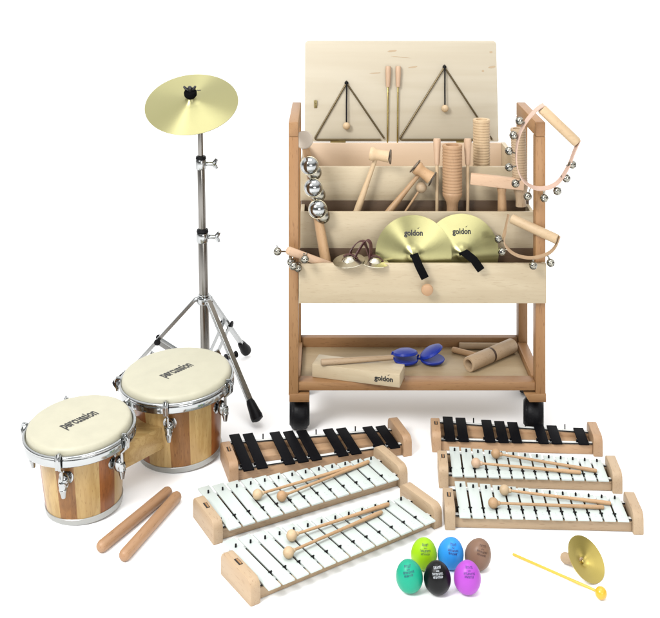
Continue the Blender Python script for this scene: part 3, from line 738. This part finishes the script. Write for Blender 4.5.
MB().ball(a, .0138, seg=24).build('head', wood('block', 'x'), t); MB().rod(a, b, .0028).build('stick', wood('stick', 'z'), t)

# two thin beaters with tapered grips
for u, lab in ((437, 'thin wooden beater with pale tapered grip, nearer the clappers'), (467.7, 'thin wooden beater with pale tapered grip, between two ribbed scrapers')):
    a, b, c = at(u, 138.5, 2.692), at(u, 164.5, 2.690), at(u, 226, 2.684)
    t = thing('beater', lab, 'beater', tuple(c), group='thin beaters in the second drawer')
    Lg = (a-b).length
    MB().lathe([(0, 0), (.0085, .0005), (.0096, .004), (.0094, .018), (.0066, Lg-.004), (.0058, Lg), (0, Lg)], align(a, b), 20).build('grip', wood('pink', 'z'), t)
    MB().rod(b, c, .0042).build('stick', wood('pale stick', 'z'), t)

def guiro(label, u, vt, vneck, vfoot, r, rn, D, mw, ribs, ub=None, cup=True):
    ub = ub if ub is not None else u
    a, b = at(u, vt, D), at(ub, vfoot, D-.004); Lg = (b-a).length; k = (vneck-vt)/(vfoot-vt)*Lg
    t = thing('ribbed_scraper', label, 'scraper', tuple(b), group='ribbed wooden scrapers')
    pr = [(0, .006), (r*.62, .006), (r*.66, .001), (r*.94, 0), (r, .002)]
    n_ = ribs
    for i in range(n_):
        z0 = .004+(k-.006)*i/n_; dz = (k-.006)/n_; pr += [(r, z0+dz*.05), (r, z0+dz*.55), (r*.935, z0+dz*.68), (r*.935, z0+dz*.88)]
    pr += [(r, k), (r*.98, k+.006), (rn*1.12, k+.022), (rn, k+.034), (rn*1.08, Lg), (0, Lg)]
    MB().lathe(pr, align(a, b), 32).build('body', wood(mw, 'z'), t, angle=28)
    o = MB(); o.lathe([(0, .0062), (r*.6, .0062), (r*.6, .0058)], align(a, b), 24)
guiro('brown ribbed wooden scraper standing between the two thin beaters', 452.3, 144.5, 193, 226, .0250, .0140, 2.680, 'brown guiro', 15)
GUIRO2 = guiro('pale ribbed wooden scraper standing above the wooden hammer block', 481.5, 119, 165, 196, .0222, .0130, 2.751, 'pale stick', 16)
guiro('ribbed wooden scraper half hidden behind the large bell ring', 518, 128, 186, 206, .0190, .0125, 2.66, 'block', 22, 521)

# wooden hammer (plank head)
a, b = at(502.5, 224, 2.662), at(501.5, 181, 2.650)
t = thing('wooden_hammer', 'wooden hammer with long flat plank head and turned handle', 'hammer', tuple(a))
Lc = (b-a).length
MB().lathe([(0, 0), (.0125, 0), (.0118, Lc*.3), (.0100, Lc*.68), (.0095, Lc*.72), (.0118, Lc*.80), (.0112, Lc*.93), (.006, Lc), (0, Lc)], align(a, b), 24).build('handle', wood('stick', 'z'), t)
p, q = at(470.5, 178.5, 2.656), at(524, 184.5, 2.640); c = (p+q)/2; dd = (q-p); 
TM = align(c, c+dd, (0, 0, 1))
MB().box((0, 0, 0), (.0265, .020, dd.length), M=TM, bev=.002).build('head', wood('pink', 'x'), t)

# bell rings
def bell_ring(label, h0, h1, strap, bells, hr, lw, lth, lm, hw, rb):
    a, b = at(*h0), at(*h1)
    t = thing('bell_ring', label, 'bell ring', tuple((a+b)/2), group='jingle rings with wooden handles')
    MB().rod(a, b, hr, hr, 24, rnd=.2).build('handle', wood(hw, 'x'), t)
    path = bez([at(*p) for p in strap], 48)
    MB().ribbon(path, V((0, 1, .35)), lw, lth).build('strap', lm, t)
    for (u, v, dd) in bells:
        c = at(u, v, dd); near = min(path, key=lambda p: (p-c).length); out = (c-near).normalized()
        m = MB(); jingle(m, c, rb, out); m.tube([near, c-out*rb], .0018, 6); m.build('bell', [BELL, SLOT], t)
DB = 2.535
bell_ring('large bell ring with pink leather strap and many bells, hung on the trolley corner', (541.5, 108.5, DB), (577, 142.5, DB),
    [(544, 104.5, DB), (536, 110, DB), (525, 123, DB), (518, 139, DB), (516, 158, DB), (519, 173, DB), (526, 183, DB), (537, 188.3, DB), (550, 187, DB), (560, 180, DB), (569, 165, DB), (574, 152, DB), (579.5, 139.5, DB)],
    [(519.5, 121, DB), (513.5, 135.3, DB), (509, 151, DB), (509, 167.3, DB), (515.5, 183.5, DB), (527.7, 196.3, DB), (544.3, 198, DB), (557.3, 191, DB), (566.3, 178.3, DB), (572.2, 164.6, DB)], .0122, .016, .0024, PINKLEATHER, 'pale stick', .0100)
D8 = 2.530
bell_ring('small bell ring with tan strap, leaning on the end of the lowest drawer', (511.5, 218.5, 2.59), (557.5, 239.5, D8),
    [(508.5, 214.5, 2.59), (505.5, 228, 2.585), (504, 240, 2.56), (509, 250, 2.54), (519, 256, D8), (533, 257.8, D8), (547, 254, D8), (555, 247, D8), (559.5, 236, D8)],
    [(498.2, 238.8, 2.55), (502, 251.5, 2.538), (533.2, 265.5, 2.522), (550.7, 262.8, 2.522)], .0118, .010, .0028, TANLEATHER, 'pale stick', .0098)

# ---------------------------------------------------------------- things on the shelf
def sp(u, v, z): return gp(u, v, z)
p0, p1 = sp(312, 377, zr1+.0003), sp(399.7, 388, zr1+.0003); L_ = (p1-p0).length; an = math.atan2(p1.y-p0.y, p1.x-p0.x)
TB = Matrix.Translation(p0) @ Matrix.Rotation(an, 4, 'Z')
tb = thing('tone_block', 'pale wooden tone block lying across the front shelf rail', 'tone block', M=TB)
MB().box((L_/2, .030, .016), (L_, .060, .032), M=TB, bev=.0015).build('block', wood('birch', 'x'), tb)
lettering(tb, 'goldon', .0165, lambda x, y: TB @ V((x+L_*.82, -.0004, y+.0165)), .04, extra=accent(.0165))
a, b = gp(321, 362.3, zr1+.0325+.0078), gp(393, 357.5, zr1+.0325+.0078)
t = thing('beater', 'round wooden stick lying on top of the tone block', 'beater', tuple(a))
MB().rod(a, b, .0080, .0062, 18).build('stick', wood('block', 'x'), t)

def castanet(label, lo, hi_ctr, tiltv, rr):
    c = gp(*lo, zp+.008); t = thing('castanet', label, 'castanet', (c.x, c.y, zp), group='blue castanets on the shelf')
    prof = [(0, 0), (rr*.6, .0012), (rr*.92, .006), (rr, .011), (rr*.97, .0125), (rr*.8, .0118), (0, .008)]
    Mlo = Matrix.Translation((c.x, c.y, zp+.0006))
    MB().lathe(prof, Mlo, 36).build('shell', BLUE, t)
    tv = V(tiltv).normalized(); c2 = at(*hi_ctr, c.y)
    Mh = align(c2+tv*.0065, c2-tv, (1, 0, 0))
    MB().lathe(prof, Mh, 36).build('shell', BLUE, t)
    hp_ = (V((c.x, c.y, zp+.018))+c2)/2
    return c, c2, t
c, c2, t = castanet('blue plastic castanet lying nearly closed beside the tone block', (405.9, 360.2), (405.0, 351.5), (-.05, .17, 1), .0325)
MB().tube(bez([V((c.x-.030, c.y, zp+.011)), V((c.x-.036, c.y, zp+.018)), V((c2.x-.031, c2.y, c2.z))]), .0025, 8).build('cord', BLUE, t)
c, c2, t = castanet('blue plastic castanet lying open, farther from the tone block', (432.2, 360.0), (430.5, 350.5), (-.52, .06, 1), .0320)
MB().tube(bez([V((c.x-.030, c.y, zp+.011)), V((c.x-.037, c.y, zp+.014)), V((c2.x-.030, c2.y, c2.z-.010))]), .0025, 8).build('cord', BLUE, t)

r = .0185
a, b = gp(468.5, 364.5, zp+r), gp(512.5, 345.5, zp+r)
t = thing('tubular_block', 'two part wooden tubular block with a dark band in the middle', 'tubular block', (a.x, a.y, zp))
d = (b-a).normalized(); Lt = (b-a).length; m_ = a.lerp(b, .5)
def tubeprof(L, r): return [(r*.55, .03), (r*.60, .002), (r*.66, 0), (r*.94, 0), (r, .002), (r, L-.002), (r*.94, L), (0, L)]
for p, q in ((a, m_-d*.004), (b, m_+d*.004)):
    x = MB(); x.lathe(tubeprof((q-p).length, r), align(p, q), 32); x.lathe([(r*.56, .03), (0, .03)], align(p, q), 24); x.build('tube', wood('block', 'x'), t)
MB().rod(m_-d*.0045, m_+d*.0045, r*.93, r*.93, 28).build('band', plain('dark band', (.05, .025, .012), .6), t)
a, b = gp(459, 345.8, zp+.0085), gp(505, 346.2, zp+.0085)
t = thing('beater', 'straight wooden stick along the back rail of the shelf', 'beater', tuple(a)); MB().rod(a, b, .0085, .0085, 18).build('stick', wood('block', 'x'), t)
a, b = gp(452.5, 349.5, zp+.0075), gp(482, 357, zp+.0075)
t = thing('beater', 'short wooden stick slanting from the back rail to the tubular block', 'beater', tuple(a)); MB().rod(a, b, .0075, .0075, 18).build('stick', wood('stick', 'x'), t)

# ---------------------------------------------------------------- studio light
w = bpy.data.worlds.new('World'); S.world = w; w.use_nodes = True
nt = w.node_tree; bg = nt.nodes['Background']; N = nt.nodes.new; L = nt.links.new
tc = N('ShaderNodeTexCoord'); sx = N('ShaderNodeSeparateXYZ'); L(tc.outputs['Generated'], sx.inputs[0])
cr = N('ShaderNodeValToRGB'); e = cr.color_ramp.elements
e[0].position = .30; e[0].color = (.14, .14, .14, 1); e[1].position = .62; e[1].color = (1, 1, 1, 1)
L(sx.outputs['Z'], cr.inputs[0])      # studio: dark at eye level, white overhead
yb = N('ShaderNodeMapRange'); yb.inputs['From Min'].default_value = .25; yb.inputs['From Max'].default_value = .6; L(sx.outputs['Y'], yb.inputs['Value'])
mx = N('ShaderNodeMix'); mx.data_type = 'RGBA'; mx.inputs[7].default_value = (1, 1, 1, 1); L(yb.outputs[0], mx.inputs[0]); L(cr.outputs[0], mx.inputs[6])
L(mx.outputs[2], bg.inputs['Color']); bg.inputs['Strength'].default_value = 1.3

def area(loc, target, size, power, col=(1, 1, 1)):
    l = bpy.data.lights.new('softbox', 'AREA'); l.shape = 'RECTANGLE'; l.size, l.size_y = size; l.energy = power; l.color = col
    o = bpy.data.objects.new('softbox', l); COL.objects.link(o); o.location = loc
    o.rotation_euler = (V(target)-V(loc)).to_track_quat('-Z', 'Y').to_euler(); return o
area((-1.9, .0, 3.0), (0, 2.4, .3), (1.2, 1.2), 130)
area((1.1, -.9, 1.15), (.2, 2.6, .1), (1.6, .8), 26)  # unseen low fill, added to lighten the floor under the trolley
area((.1, 2.1, 4.2), (.1, 2.5, 0), (2.6, 2.2), 50)

# ---------------------------------------------------------------- camera
cam = bpy.data.cameras.new('camera'); co = bpy.data.objects.new('camera', cam); COL.objects.link(co)
co.location = (0, 0, H); co.rotation_euler = (R(90), 0, 0)
cam.sensor_fit = 'HORIZONTAL'; cam.sensor_width = 36; cam.lens = F/660*36; cam.shift_x = 0; cam.shift_y = -(309-VH)/660
cam.clip_start = .05; cam.clip_end = 200
S.camera = co
S.view_settings.view_transform = 'Standard'; S.view_settings.look = 'None'; S.view_settings.exposure = .25; S.view_settings.gamma = 1
S.render.engine = 'CYCLES'
